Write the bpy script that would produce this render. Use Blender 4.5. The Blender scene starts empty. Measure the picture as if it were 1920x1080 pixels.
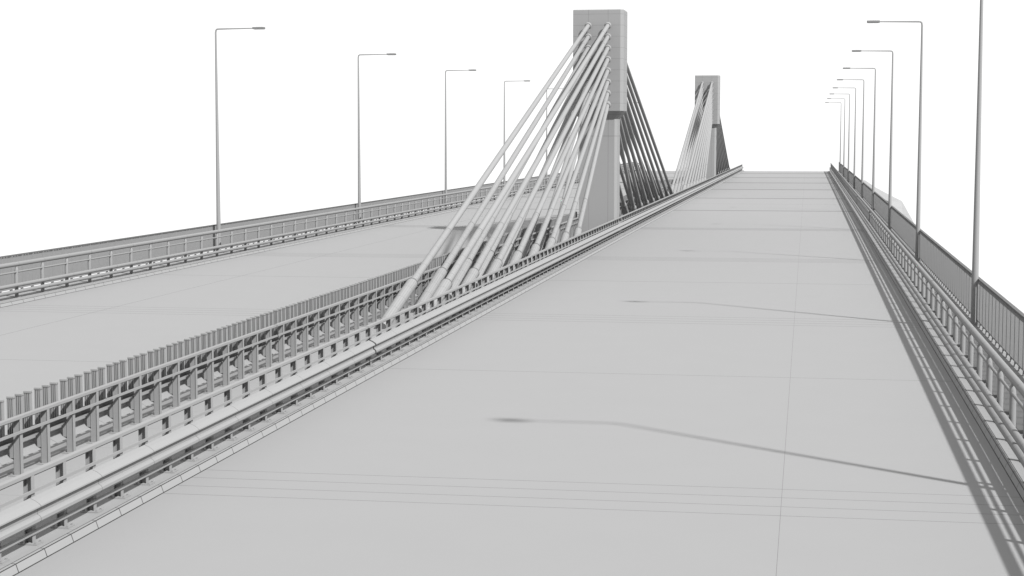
import bpy, bmesh, math
from mathutils import Vector, Matrix

scene = bpy.context.scene
col = scene.collection
R = math.radians

# ------------------------------------------------------------------ camera
cam_data = bpy.data.cameras.new("camera")
cam_data.lens = 60.75
cam_data.sensor_width = 36.0
cam_data.clip_start = 0.5
cam_data.clip_end = 3000
cam = bpy.data.objects.new("camera", cam_data)
col.objects.link(cam)
cam.location = (0, 0, 6.6)
cam.rotation_euler = (R(90 - 5.0269), 0, R(9.669))
scene.camera = cam

# ------------------------------------------------------------------ world: even white sky
world = bpy.data.worlds.new("World")
scene.world = world
world.use_nodes = True
bg = world.node_tree.nodes["Background"]
bg.inputs[0].default_value = (1, 1, 1, 1)
bg.inputs[1].default_value = 0.50

# ------------------------------------------------------------------ sun
sd = bpy.data.lights.new("sun", 'SUN')
sd.energy = 3.7
sd.angle = R(1.6)
sd.color = (1, 1, 1)
sun = bpy.data.objects.new("sun", sd)
col.objects.link(sun)
sun_dir = Vector((-0.80, 0.64, -1.0))
sun.rotation_euler = sun_dir.to_track_quat('-Z', 'Y').to_euler()

scene.view_settings.view_transform = 'Standard'
scene.view_settings.look = 'None'
scene.view_settings.exposure = 1.15
scene.view_settings.gamma = 1

# ------------------------------------------------------------------ materials
LINE = 0.035

def clay(name, base=0.19, lines=(), rough=0.85, grain=True):
    """grey paint; lines = (coordinate, 'rep'|'at', value, offset, width, darkness) drawn as narrow joints"""
    m = bpy.data.materials.new(name)
    m.use_nodes = True
    nt = m.node_tree
    bs = nt.nodes["Principled BSDF"]
    bs.inputs["Roughness"].default_value = rough
    bs.inputs["Specular IOR Level"].default_value = 0.12
    tc = nt.nodes.new("ShaderNodeTexCoord")
    noise = nt.nodes.new("ShaderNodeTexNoise")
    noise.inputs["Scale"].default_value = 0.6
    noise.inputs["Detail"].default_value = 5
    nt.links.new(tc.outputs["Object"], noise.inputs["Vector"])
    mr = nt.nodes.new("ShaderNodeMapRange")
    mr.inputs[3].default_value = base * 0.985
    mr.inputs[4].default_value = base * 1.015
    nt.links.new(noise.outputs["Fac"], mr.inputs[0])
    cur = mr.outputs[0]
    sep = {}
    def coord(c):
        src = "UV" if c in "UV" else "Object"
        if src not in sep:
            s = nt.nodes.new("ShaderNodeSeparateXYZ")
            nt.links.new(tc.outputs[src], s.inputs[0])
            sep[src] = s
        return sep[src].outputs["XYZUV".index(c) % 3]
    def math_n(op, a, b=None):
        n = nt.nodes.new("ShaderNodeMath")
        n.operation = op
        for i, v in enumerate((a, b)):
            if v is None: continue
            if isinstance(v, (int, float)): n.inputs[i].default_value = v
            else: nt.links.new(v, n.inputs[i])
        return n.outputs[0]
    for (c, kind, val, off, w, dark) in lines:
        s = math_n('SUBTRACT', coord(c), off)
        if kind == 'rep':
            s = math_n('DIVIDE', s, val)
            s = math_n('ADD', s, 0.5)
            s = math_n('FRACT', s)
            s = math_n('SUBTRACT', s, 0.5)
            s = math_n('ABSOLUTE', s)
            hit = math_n('LESS_THAN', s, w / val / 2)
        else:
            s = math_n('ABSOLUTE', s)
            hit = math_n('LESS_THAN', s, w / 2)
        k = math_n('MULTIPLY', hit, 1 - dark)
        k = math_n('SUBTRACT', 1.0, k)
        cur = math_n('MULTIPLY', cur, k)
    comb = nt.nodes.new("ShaderNodeCombineXYZ")
    for i in range(3): nt.links.new(cur, comb.inputs[i])
    nt.links.new(comb.outputs[0], bs.inputs["Base Color"])
    return m

M_METAL = clay("painted_steel")
M_BEAM = clay("barrier_beam_steel", lines=[('Y', 'rep', 2.4, 1.2, 0.014, 0.35)])
M_PIPE = clay("pipe_steel", 0.165, lines=[('Y', 'rep', 2.4, 0.2, 0.014, 0.35)])
M_ROAD = clay("road_concrete")
M_JOINT = clay("road_joint_filler", 0.09)
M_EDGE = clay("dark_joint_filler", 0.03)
M_KERB = clay("kerb_concrete", 0.2, lines=[('Y', 'rep', 1.0, 0.1, 0.026, 0.2)])
M_GROUND = clay("walkway_concrete", 0.19, lines=[('Y', 'rep', 2.4, 0.0, 0.012, 0.6)])
M_HEAD = clay("pylon_head_steel", lines=[('Z', 'rep', 0.715, 0.13, 0.022, 0.72),
                                          ('X', 'at', 0, 0.64, 0.022, 0.65), ('X', 'at', 0, -0.63, 0.022, 0.65)])
M_SHAFT = clay("pylon_shaft_steel", lines=[('Z', 'at', 0, 6.6, 0.025, 0.5),
                                            ('X', 'at', 0, 0.64, 0.022, 0.6), ('X', 'at', 0, -0.63, 0.022, 0.75)])
M_CABLE = clay("cable_sheath", 0.195, lines=[('U', 'rep', 1 / 16, 0, 0.012, 0.85)])
M_SOCKET = clay("cable_socket_steel", 0.19, lines=[('U', 'rep', 1 / 16, 0, 0.006, 0.6), ('V', 'rep', 1.1, 0.6, 0.02, 0.6)])
M_RING = clay("ring_steel_and_shade", 0.10)  # ring steel, also the shade painted below the cable collars
M_SLAT = clay("railing_slat_steel", 0.20)
M_LAMP = clay("lamp_housing_steel", 0.13)
M_RAIL = clay("railing_cap_steel", 0.09)
M_MOUND = clay("embankment_concrete", 0.23, lines=[('Y', 'rep', 9.0, 0.0, 0.25, 0.8)])

# ------------------------------------------------------------------ mesh helpers
def add_box(bm, x0, x1, y0, y1, z0, z1, mi=0):
    vs = [bm.verts.new(p) for p in ((x0, y0, z0), (x1, y0, z0), (x1, y1, z0), (x0, y1, z0),
                                    (x0, y0, z1), (x1, y0, z1), (x1, y1, z1), (x0, y1, z1))]
    for f in ((3, 2, 1, 0), (4, 5, 6, 7), (0, 1, 5, 4), (1, 2, 6, 5), (2, 3, 7, 6), (3, 0, 4, 7)):
        bm.faces.new([vs[i] for i in f]).material_index = mi

def frame_of(d):
    d = d.normalized()
    up = Vector((0, 0, 1)) if abs(d.z) < 0.95 else Vector((1, 0, 0))
    a = d.cross(up).normalized()
    b = a.cross(d).normalized()
    return a, b

def add_tube(bm, pts, rads, n=16, caps=True, ell=1.0, smooth=True, flat_axis=None):
    """one continuous tapered tube through pts; writes a UV map (around, metres along)"""
    uv = bm.loops.layers.uv.verify()
    pts = [Vector(p) for p in pts]
    rings, dist = [], [0.0]
    for i in range(1, len(pts)): dist.append(dist[-1] + (pts[i] - pts[i - 1]).length)
    for i, p in enumerate(pts):
        d = (pts[min(i + 1, len(pts) - 1)] - pts[max(i - 1, 0)])
        a, b = frame_of(d)
        if flat_axis is not None:
            a = Vector(flat_axis); b = d.normalized().cross(a).normalized()
        rings.append([bm.verts.new(p + rads[i] * (math.cos(t) * a + ell * math.sin(t) * b))
                      for t in [2 * math.pi * k / n for k in range(n)]])
    for i in range(len(rings) - 1):
        for k in range(n):
            k2 = (k + 1) % n
            f = bm.faces.new((rings[i][k], rings[i][k2], rings[i + 1][k2], rings[i + 1][k]))
            f.smooth = smooth
            us = (k / n, (k + 1) / n, (k + 1) / n, k / n)
            vv = (dist[i], dist[i], dist[i + 1], dist[i + 1])
            for lp, u, v in zip(f.loops, us, vv): lp[uv].uv = (u, v)
    if caps:
        bm.faces.new([bm.verts.new(v.co) for v in reversed(rings[0])])
        bm.faces.new([bm.verts.new(v.co) for v in rings[-1]])

def add_prism_y(bm, prof, y0, y1, closed=True, mats=None, caps=True):
    """profile of (x,z) swept along Y"""
    a = [bm.verts.new((x, y0, z)) for x, z in prof]
    b = [bm.verts.new((x, y1, z)) for x, z in prof]
    n = len(prof)
    for i in range(n if closed else n - 1):
        j = (i + 1) % n
        f = bm.faces.new((a[i], a[j], b[j], b[i]))
        if mats: f.material_index = mats[i]
    if caps and closed:
        bm.faces.new(list(reversed(a)))
        bm.faces.new(b)

def obj(name, bm, mats, parent=None, loc=None):
    bmesh.ops.recalc_face_normals(bm, faces=bm.faces)
    me = bpy.data.meshes.new(name)
    bm.to_mesh(me); bm.free()
    for m in (mats if isinstance(mats, (list, tuple)) else [mats]): me.materials.append(m)
    o = bpy.data.objects.new(name, me)
    col.objects.link(o)
    if parent: o.parent = parent
    if loc: o.location = loc
    return o

def copy_of(o, parent, loc=None):
    c = o.copy(); col.objects.link(c); c.parent = parent
    if loc is not None: c.location = loc
    return c

def thing(name, label, cat, loc=(0, 0, 0), group=None):
    o = bpy.data.objects.new(name, None)
    o.empty_display_size = 0.3
    col.objects.link(o)
    o.location = loc
    o["label"] = label; o["category"] = cat
    if group: o["group"] = group
    return o

def B(): return bmesh.new()

Y0, Y1 = -12.0, 330.0          # the built length of the bridge
KR, KL = 3.95, -11.68          # kerbs of the near carriageway
KR2, KL2 = -15.17, -30.58      # kerbs of the far carriageway
TOP = 0.14                     # height of kerbs, median and walkways

# ------------------------------------------------------------------ setting: roads, kerbs, median, walkways
def road(x0, x1, xl, label, LW):
    cuts = []
    for k in range(-1, 10):
        yb = 31.2 + 30.85 * k
        wf = max(0.3, min(3.0, (yb / 55.0)))
        offs = (-1.15, -0.4, 0.38, 1.15)
        if yb > 140: offs = (0.0,)
        for d in offs:
            w = 0.042 * wf if yb < 80 else (0.10 if yb < 110 else (0.18 if yb < 140 else min(2.6, 0.42 * (yb / 110) ** 2)))
            cuts.append((yb + d - w / 2, yb + d + w / 2))
    for y in (17.0, 47.6, 78.3, 170.0):
        w = 0.035 if y < 60 else (0.07 if y < 100 else 0.15)
        cuts.append((y - w / 2, y + w / 2))
    cuts.sort()
    ys = [Y0]; mi = []
    for a, b in cuts:
        if a <= ys[-1]: continue
        ys += [a, b]; mi += [0, 1]
    ys.append(Y1); mi.append(0)
    xs = [x0, xl - LW, xl + LW, x1]
    bm = B()
    g = [[bm.verts.new((x, y, 0)) for x in xs] for y in ys]
    for j in range(len(ys) - 1):
        for i in range(3):
            f = bm.faces.new((g[j][i], g[j][i + 1], g[j + 1][i + 1], g[j + 1][i]))
            f.material_index = 1 if (mi[j] or i == 1) else 0
    # slab below
    add_box(bm, x0, x1, Y0, Y1, -0.9, -0.02)
    o = obj("road", bm, [M_ROAD, M_JOINT])
    o["kind"] = "structure"; o["label"] = label
    return o
road(KL, KR, -0.37, "wide pale carriageway in front of the camera", 0.0035)
road(KL2, KR2, -26.35, "far pale carriageway beyond the cable pylons", 0.014)

def kerb(x, s, label):
    """s = +1: pavement lies towards +x"""
    P = [(x, -0.3), (x, 0.0), (x + s * 0.014, 0.012), (x + s * 0.055, TOP - 0.012), (x + s * 0.066, TOP),
         (x + s * 0.125, TOP), (x + s * 0.14, TOP), (x + s * 0.14, -0.3)]
    mats = [1, 1, 0, 1, 0, 1, 0, 0]
    bm = B(); add_prism_y(bm, P, Y0, Y1, mats=mats)
    o = obj("kerb", bm, [M_KERB, M_EDGE]); o["kind"] = "structure"; o["label"] = label
kerb(KL, -1, "stone kerb at the foot of the near median barrier")
kerb(KR, +1, "shaded stone kerb along the right edge of the near carriageway")
kerb(KR2, +1, "stone kerb of the median on the far carriageway")
kerb(KL2, -1, "stone kerb along the outer edge of the far carriageway")

def strip(name, x0, x1):
    bm = B(); add_box(bm, x0, x1, Y0, Y1, -0.5, TOP)
    o = obj(name, bm, M_GROUND); o["kind"] = "structure"
strip("median", KR2 + 0.142, KL - 0.142)
strip("pavement", KR + 0.142, 6.10)
strip("pavement", -32.75, KL2 - 0.142)

# ------------------------------------------------------------------ median barriers
XF = -12.10
def mirror(x, s): return x if s > 0 else -26.85 - x

W_PROF = [(-12.01, .910), (-11.92, .872), (-11.85, .825), (-11.825, .800), (-11.822, .778), (-11.84, .762), (-11.885, .748),
          (-11.888, .655), (-11.850, .638), (-11.825, .608), (-11.822, .560), (-11.845, .525), (-11.95, .468), (-12.02, .435)]
GAP = 46.7   # expansion gap in every long rail
GP = (112.0, 114.4)

def i_post(s):
    bm = B(); h = 1.235 - TOP
    add_box(bm, -.070, -.060, -.055, .055, 0, h)
    add_box(bm, .060, .070, -.055, .055, 0, h)
    wy = .015 if s > 0 else -.040
    add_box(bm, -.0595, .0595, wy, wy + .010, 0, h)
    # block that carries the beam
    add_box(bm, min(s * .076, s * .16), max(s * .076, s * .16), -.045, .045, .34, .62)
    return bm

def rail_pair(fn, name, mat, parent):
    """a rail in two lengths with the expansion gap between them"""
    for a, b in ((Y0, GAP - 0.06), (GAP + 0.06, Y1)):
        bm = B(); fn(bm, a, b); obj(name, bm, mat, parent)

def barrier(s, label):
    xc = mirror(XF, s)
    t = thing("crash_barrier", label, "crash barrier", (xc, 0, 0), "steel crash barriers on the median")
    def mx(pts): return [(mirror(x, s) - xc, z) for x, z in pts]
    back = [(x - 0.008, z + (0.006 if z < .69 else -0.006)) for x, z in reversed(W_PROF)]
    def beam(bm, a, b): add_prism_y(bm, mx(W_PROF + back), a, b, caps=False)
    rail_pair(beam, "beam", M_BEAM, t)
    bm = B(); add_prism_y(bm, [(x - s * .012, z) for x, z in mx(W_PROF)] + [(x - s * .018, z) for x, z in reversed(mx(W_PROF))], GAP - .10, GAP + .10, caps=False)
    obj("dark_gap_backing", bm, M_EDGE, t)  # dark sheet added behind the beam so the gap looks dark
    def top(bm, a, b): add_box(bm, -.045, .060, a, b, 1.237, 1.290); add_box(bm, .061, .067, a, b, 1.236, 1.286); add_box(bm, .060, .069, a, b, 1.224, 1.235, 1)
    rail_pair(top, "top_rail", [M_METAL, M_EDGE], t)
    def mid(bm, a, b): add_box(bm, .072, .100, a, b, .965, 1.015)
    rail_pair(mid, "middle_rail", M_METAL, t)
    def low(bm, a, b): add_box(bm, min(s * .078, s * .10), max(s * .078, s * .10), a, b, .30, .365)
    rail_pair(low, "lower_rail", M_METAL, t)
    # posts
    ys = []
    y = Y0 + 0.6 + (25.37 - (Y0 + 0.6)) % 1.2
    while y < Y1 - 0.2:
        if not (GP[0] < y < GP[1] or GP[0] + 123 < y < GP[1] + 123): ys.append(y)
        y += 1.2
    if s < 0: ys = [v + 0.35 for v in ys if v + 0.35 < Y1]
    near = [v for v in ys if v > (22 if s > 0 else 28)][:100]
    first = obj("post", i_post(s), M_METAL, t, (0, near[0], TOP))
    bm = B(); add_box(bm, -.15, .17, -.13, .13, 0.001, .02)
    for bx in (-.11, .13):
        for by in (-.09, .09): add_box(bm, bx - .015, bx + .015, by - .015, by + .015, .019, .045)
    fp = obj("base_plate", bm, M_METAL, first)
    for v in near[1:]:
        c = copy_of(first, t, (0, v, TOP)); copy_of(fp, c)
    rest = [v for v in ys if v not in near]
    bm = B()
    for v in rest:
        h = 1.235
        add_box(bm, -.070, -.060, v - .055, v + .055, TOP, h)
        add_box(bm, .060, .070, v - .055, v + .055, TOP, h)
        wy = v + (.015 if s > 0 else -.040)
        add_box(bm, -.0595, .0595, wy, wy + .010, TOP, h)
        add_box(bm, min(s * .076, s * .16), max(s * .076, s * .16), v - .045, v + .045, .48, .76)
    r = obj("post", bm, M_METAL, t); r["kind"] = "stuff"
    return t, near, rest
barrier(+1, "steel crash barrier with wide wave beam facing the near carriageway, in front of the cables")
tb, near2, rest2 = barrier(-1, "steel crash barrier topped with upright glare fins, seen from behind beyond the cables")

def fin(bm, x, y, z0, z1):
    add_box(bm, x - .068, x + .068, y - .02, y + .045, z0, z1)          # plate
    for q in (-.056, -.019, .019, .056):
        add_box(bm, x + q - .010, x + q + .010, y - .050, y - .0205, z0, z1 - .004)
    add_box(bm, x - .070, x + .070, y - .052, y + .047, z1 + .013, z1 + .045)  # cap
    add_box(bm, x - .071, x + .071, y - .053, y + .048, z1 + .001, z1 + .0125, 1)
FX, FZ0, FZ1 = -.235, .90, 1.585
offs = (.22, .58, .95)
bm = B(); fin(bm, 0, 0, 0, FZ1 - FZ0)
fy = [v + o_ for v in ([rest2[i] for i in range(len(rest2)) if rest2[i] < 28] + near2 + [v for v in rest2 if v > near2[-1]]) for o_ in offs]
fy = [v for v in fy if v < Y1 - .3]
fnear = [v for v in fy if v > 28][:100]
f0 = obj("glare_fin", bm, [M_METAL, M_RING], tb, (FX, fnear[0], FZ0))
for v in fnear[1:]: copy_of(f0, tb, (FX, v, FZ0))
bm = B()
for v in fy:
    if v not in fnear: fin(bm, FX, v, FZ0, FZ1)
r = obj("glare_fin", bm, [M_METAL, M_RING], tb); r["kind"] = "stuff"
bm = B(); add_box(bm, FX - .05, FX + .05, Y0, Y1, .865, .899)
obj("fin_rail", bm, M_METAL, tb)

# ------------------------------------------------------------------ pipe guardrails at the outer kerbs
def guard(x, s, label, ystart, yvis):
    """s=+1: road lies towards -x (right-hand side)"""
    t = thing("pipe_guardrail", label, "guardrail", (x, 0, 0), "pipe guardrails at the outer kerbs")
    f = -s    # towards the road
    def pipe(px, z, r, name):
        for a, b in ((Y0, GAP - .03), (GAP + .03, Y1)):
            bm = B(); add_tube(bm, [(px, a, z), (px, b, z)], [r, r], 14)
            obj(name, bm, M_PIPE, t)
    pipe(0.0, 1.475, .093, "top_pipe")
    pipe(f * .02, 1.16, .037, "thin_pipe")
    pipe(f * .20, .665, .080, "upper_bumper_pipe")
    pipe(f * .20, .405, .078, "lower_bumper_pipe")
    def post(bm, y, z0):
        add_tube(bm, [(0, y, z0), (0, y, 1.10), (f * .012, y, 1.22), (f * .02, y, 1.30), (0.0, y, 1.37)],
                 [.082, .080, .080, .064, .04], 12, ell=0.9, flat_axis=(0, 1, 0))
        add_box(bm, -.12, .12, y - .11, y + .11, z0 + .001, z0 + .02)
        for z in (.665, .40):
            add_box(bm, min(f * .05, f * .15), max(f * .05, f * .15), y - .035, y + .035, z - .03, z + .03)
        add_box(bm, min(f * .06, f * .16), max(f * .06, f * .16), y + .07, y + .11, .62, .76)
    ys = []; y = Y0 + .4
    y += (ystart - y) % 2.4
    while y < Y1 - .1: ys.append(y); y += 2.4
    near = [v for v in ys if v > yvis][:100]
    bm = B(); post(bm, 0, 0 + TOP)
    p0 = obj("post", bm, M_METAL, t, (0, near[0], 0))
    for v in near[1:]: copy_of(p0, t, (0, v, 0))
    bm = B()
    for v in ys:
        if v not in near: post(bm, v, TOP)
    r = obj("post", bm, M_METAL, t); r["kind"] = "stuff"
guard(4.38, +1, "pipe guardrail on the right of the near carriageway casting a striped shadow on it", 28.0, 32)
guard(-31.27, -1, "pipe guardrail along the outer kerb of the far carriageway, at far left", 64.9, 60)

# ------------------------------------------------------------------ slatted parapet railings at the deck edges
def parapet(x, zt, label, yvis, zb):
    t = thing("parapet_railing", label, "railing", (x, 0, 0), "slatted railings at the deck edges")
    bm = B(); add_box(bm, -.06, .06, Y0, Y1, zt - .05, zt); obj("top_rail", bm, M_RAIL, t)
    bm = B(); add_box(bm, -.055, .055, Y0, Y1, zb, zb + .04); obj("bottom_rail", bm, M_METAL, t)
    def panel(bm, y):
        for i in range(8):
            a = y + .045 + i * .125
            add_box(bm, -.048, .048, a, a + .018, zb + .041, zt - .051 - (.03 if i % 2 else 0))
        add_box(bm, -.056, .056, y - .010, y + .010, zb + .041, zt - .051)      # standard
        v = [bm.verts.new((sx, y + q, z)) for sx in (-.03, .03) for q, z in ((-.15, TOP + .001), (.15, TOP + .001), (.05, zb - .001), (-.05, zb - .001))]
        for f in ((0, 1, 2, 3), (4, 5, 6, 7), (0, 1, 5, 4), (1, 2, 6, 5), (2, 3, 7, 6), (3, 0, 4, 7)): bm.faces.new([v[k] for k in f])
    n = int(Y1 - Y0)
    ys = [Y0 + i for i in range(n)]
    near = [v for v in ys if v >= yvis][:100]
    bm = B(); panel(bm, 0)
    p0 = obj("slat_panel", bm, M_SLAT, t, (0, near[0], 0))
    for v in near[1:]: copy_of(p0, t, (0, v, 0))
    bm = B()
    for v in ys:
        if v not in near: panel(bm, v)
    r = obj("slat_panel", bm, M_SLAT, t); r["kind"] = "stuff"
parapet(5.87, 1.745, "tall slatted railing on the right deck edge behind the near lamp posts", 47, .29)
parapet(-32.52, 1.68, "tall slatted railing on the far left deck edge behind the guardrail", 61, .245)

# ------------------------------------------------------------------ street lamps
ORD = ["nearest", "second nearest", "third nearest", "fourth nearest", "fifth nearest", "sixth nearest",
       "seventh nearest", "eighth nearest", "ninth nearest", "farthest"]
def lamp_proto():
    t = thing("street_lamp", "", "street lamp")
    bm = B()
    zt = 12.31
    pts = [(0, 0, 0), (0, 0, 4), (0, 0, 8), (0, 0, zt - .20), (-.02, 0, zt - .07), (-.08, 0, zt - .01), (-.20, 0, zt)]
    add_tube(bm, pts, [.125, .10, .073, .05, .047, .044, .042], 14, flat_axis=(0, 1, 0))
    obj("pole", bm, M_METAL, t)
    bm = B(); add_tube(bm, [(-.201, 0, zt), (-2.16, 0, zt + .02)], [.045, .030], 10); obj("arm", bm, M_METAL, t)
    bm = B()
    z = zt + .02
    prof = [(-2.14, z - .05, z + .05, .15), (-2.15, z - .055, z + .055, .16), (-2.775, z - .055, z + .055, .16), (-2.785, z - .052, z + .052, .15)]
    rings = [[bm.verts.new(p) for p in ((x, -w, a), (x, w, a), (x, w * .95, b), (x, -w * .95, b))] for x, a, b, w in prof]
    for i in range(3):
        for k in range(4):
            bm.faces.new((rings[i][k], rings[i][(k + 1) % 4], rings[i + 1][(k + 1) % 4], rings[i + 1][k]))
    bm.faces.new(list(reversed(rings[0]))); bm.faces.new(rings[-1])
    for x in (-2.36, -2.45, -2.54, -2.63): add_box(bm, x - .012, x + .012, -.09, .09, z + .0555, z + .068)
    h = obj("lamp_head", bm, M_LAMP, t)
    bm = B(); add_box(bm, -2.74, -2.20, -.11, .11, z - .066, z - .056); obj("lens", bm, M_RAIL, h)
    bm = B(); add_box(bm, -.2, .2, -.2, .2, 0.001, .03)
    for a in (-.15, .15):
        for b in (-.15, .15): add_box(bm, a - .02, a + .02, b - .02, b + .02, .029, .07)
    obj("base_plate", bm, M_METAL, t)
    return t
def copy_lamp(t, label, loc, rz):
    c = t.copy(); col.objects.link(c); c.location = loc; c.rotation_euler = (0, 0, rz)
    c["label"] = label
    for ch in [o for o in col.objects if o.parent == t]:
        d = copy_of(ch, c)
        for g in [o for o in col.objects if o.parent == ch]: copy_of(g, d)
    return c
proto = lamp_proto()
right_y = [31.3] + [60.7 + 31.1 * k for k in range(9)]
for i, y in enumerate(right_y):
    lab = ("lamp post just outside the frame whose shadow crosses the near carriageway" if i == 0 else
           "tapered lamp post in the right-hand row, %s one in view to the camera" % (ORD[i - 1]))
    if i == 9: lab = "tapered lamp post in the right-hand row, farthest and smallest one in view"
    if i == 0:
        proto.location = (5.72, y, TOP); proto["label"] = lab; proto["group"] = "lamp posts along the right deck edge"
    else:
        copy_lamp(proto, lab, (5.72, y, TOP), 0)["group"] = "lamp posts along the right deck edge"
for i in range(8):
    lab = ["tall lamp post farthest left in the photo", "second lamp post from the left, beyond the far carriageway",
           "third lamp post from the left, between the second and the first crossed by cables",
           "fourth lamp post from the left, its pole crossed by the outermost cables",
           "fifth lamp post from the left, seen through the gaps between cables",
           "sixth lamp post from the left, hidden by the near pylon's head",
           "seventh lamp post from the left, behind the near pylon's far cables",
           "last lamp post of the left row, near the bridge's far end"][i]
    copy_lamp(proto, lab, (-32.1, 91.6 + 30.65 * i, TOP), math.pi)["group"] = "lamp posts along the left deck edge"

# ------------------------------------------------------------------ pylons
def cham_ring(x0, x1, y0, y1, c, z):
    e = .012      # the corners on the far-carriageway side are sharp
    return [(x0 + e, y0, z), (x1 - c, y0, z), (x1, y0 + c, z), (x1, y1 - c, z), (x1 - c, y1, z), (x0 + e, y1, z), (x0, y1 - e, z), (x0, y0 + e, z)]
def loft(bm, rings, cap0=True, cap1=True):
    rs = [[bm.verts.new(p) for p in r] for r in rings]
    n = len(rs[0])
    for i in range(len(rs) - 1):
        for k in range(n):
            bm.faces.new((rs[i][k], rs[i][(k + 1) % n], rs[i + 1][(k + 1) % n], rs[i + 1][k]))
    if cap0: bm.faces.new(list(reversed(rs[0])))
    if cap1: bm.faces.new(rs[-1])
PXC = -13.41
def pylon(yc, label):
    t = thing("bridge_pylon", label, "pylon", (PXC, yc, 0), "cable pylons on the median")
    bm = B()
    S = (-1.25, 1.22, -.95, .95, .17)
    loft(bm, [cham_ring(*S, TOP + .001), cham_ring(*S, 7.72)], True, True)
    obj("shaft", bm, M_SHAFT, t)
    bm = B()
    Hd = (-1.63, 1.64, -1.32, 1.32, .2)
    loft(bm, [cham_ring(*S[:4], .17, 7.721), cham_ring(*Hd, 8.22), cham_ring(*Hd, 14.68), cham_ring(*[v * .99 for v in Hd[:4]], .2, 14.72)])
    obj("head", bm, M_HEAD, t)
    return t
pylon(113.1, "tall grey slab pylon with a wider head, the nearer and bigger one")
pylon(236.1, "small distant slab pylon, the farther of the two")

# ------------------------------------------------------------------ stay cables
NUM = ["longest", "second longest", "third longest", "fourth longest", "fourth shortest", "third shortest", "second shortest", "shortest"]
PROTO = {}
def cable(yc, side, xs, k, label, group):
    """side=-1 towards the camera, +1 away"""
    zt = 13.74 - .715 * k
    yb = (52.3 - 5.22 * k)                       # distance of the socket mouth from the pylon centre
    yt = 1.32
    top = Vector((0, side * yt, zt)); mouth = Vector((0, side * yb, 1.30))
    base = Vector((0, side * yb, 0))
    t = thing("stay_cable", label, "cable", (xs, yc + base.y, TOP), group)
    key = (side, k)
    if key not in PROTO:
        org = Vector((0, base.y, TOP))
        d = (top - mouth).normalized()           # upward along the cable
        parts = []
        def P(p): return tuple(p - org)
        ring = mouth + d * ((2.83 - 1.30) / d.z)
        foot = mouth - d * ((1.30 - TOP - 0.02) / d.z)
        hs = top - d * (.72 / d.z)
        def tube(name, pts, rads, mat, n=16):
            bm = B(); add_tube(bm, [P(p) for p in pts], rads, n); parts.append((name, bm, mat))
        tube("sheath", [ring + d * .05, hs - d * .05], [.130, .130], M_CABLE)
        tube("lower_sleeve", [mouth + d * .18, ring], [.139, .139], M_SOCKET)
        tube("sleeve_ring", [ring, ring + d * .05], [.143, .137], M_RING)
        tube("socket", [foot, mouth - d * .05, mouth + d * .02, mouth + d * .18], [.212, .212, .20, .132], M_SOCKET)
        tube("socket_ring", [mouth - d * .09, mouth - d * .05], [.223, .223], M_RING)
        tube("upper_sleeve", [hs - d * .05, top], [.140, .140], M_CABLE)
        tube("collar", [top - d * .40, top - d * .36, top - d * .26, top - d * .22], [.17, .225, .225, .18], M_METAL)
        tube("collar_shadow", [top - d * .44, top - d * .405], [.172, .172], M_RING)  # dark band that paints the shadow ring beneath the collar
        PROTO[key] = [obj(n_, bm, m_, t) for n_, bm, m_ in parts]
    else:
        for o in PROTO[key]: copy_of(o, t)
for yc, pn in ((113.1, "near"), (236.1, "far")):
    for side, sn in ((-1, "camera side"), (1, "back side")):
        for xs, xn in ((-12.75, "right-hand"), (-14.02, "left-hand")):
            for k in range(8):
                cable(yc, side, xs, k,
                      "%s cable of the %s row on the %s of the %s pylon" % (NUM[k], xn, sn, pn),
                      "stay cables on the %s of the %s pylon" % (sn, pn))

# ------------------------------------------------------------------ embankment beyond the right edge
crest = [(9.43, 290, -.64), (9.17, 240, -.33), (9.08, 200, .05), (8.76, 165, .56), (7.94, 130, .0), (8.3, 118, -1.6)]
inner = [(6.9, 290, -.75), (6.9, 240, -.40), (6.9, 200, .20), (7.27, 160, .73), (6.9, 128, .0), (6.9, 114, -1.6)]
bm = B()
a = [bm.verts.new(p) for p in crest]; b = [bm.verts.new(p) for p in inner]
ab = [bm.verts.new((x + 1.5, y, -9)) for x, y, z in crest]; bb = [bm.verts.new((x - .3, y, -9)) for x, y, z in inner]
for i in range(len(a) - 1):
    bm.faces.new((a[i], a[i + 1], b[i + 1], b[i])); bm.faces.new((a[i], a[i + 1], ab[i + 1], ab[i]))
    bm.faces.new((b[i], b[i + 1], bb[i + 1], bb[i])); bm.faces.new((ab[i], ab[i + 1], bb[i + 1], bb[i]))
for i in (0, -1): bm.faces.new((a[i], b[i], bb[i], ab[i]))
o = obj("embankment", bm, M_MOUND)
o["kind"] = "structure"; o["label"] = "pale faceted slope showing above the right-hand railing"
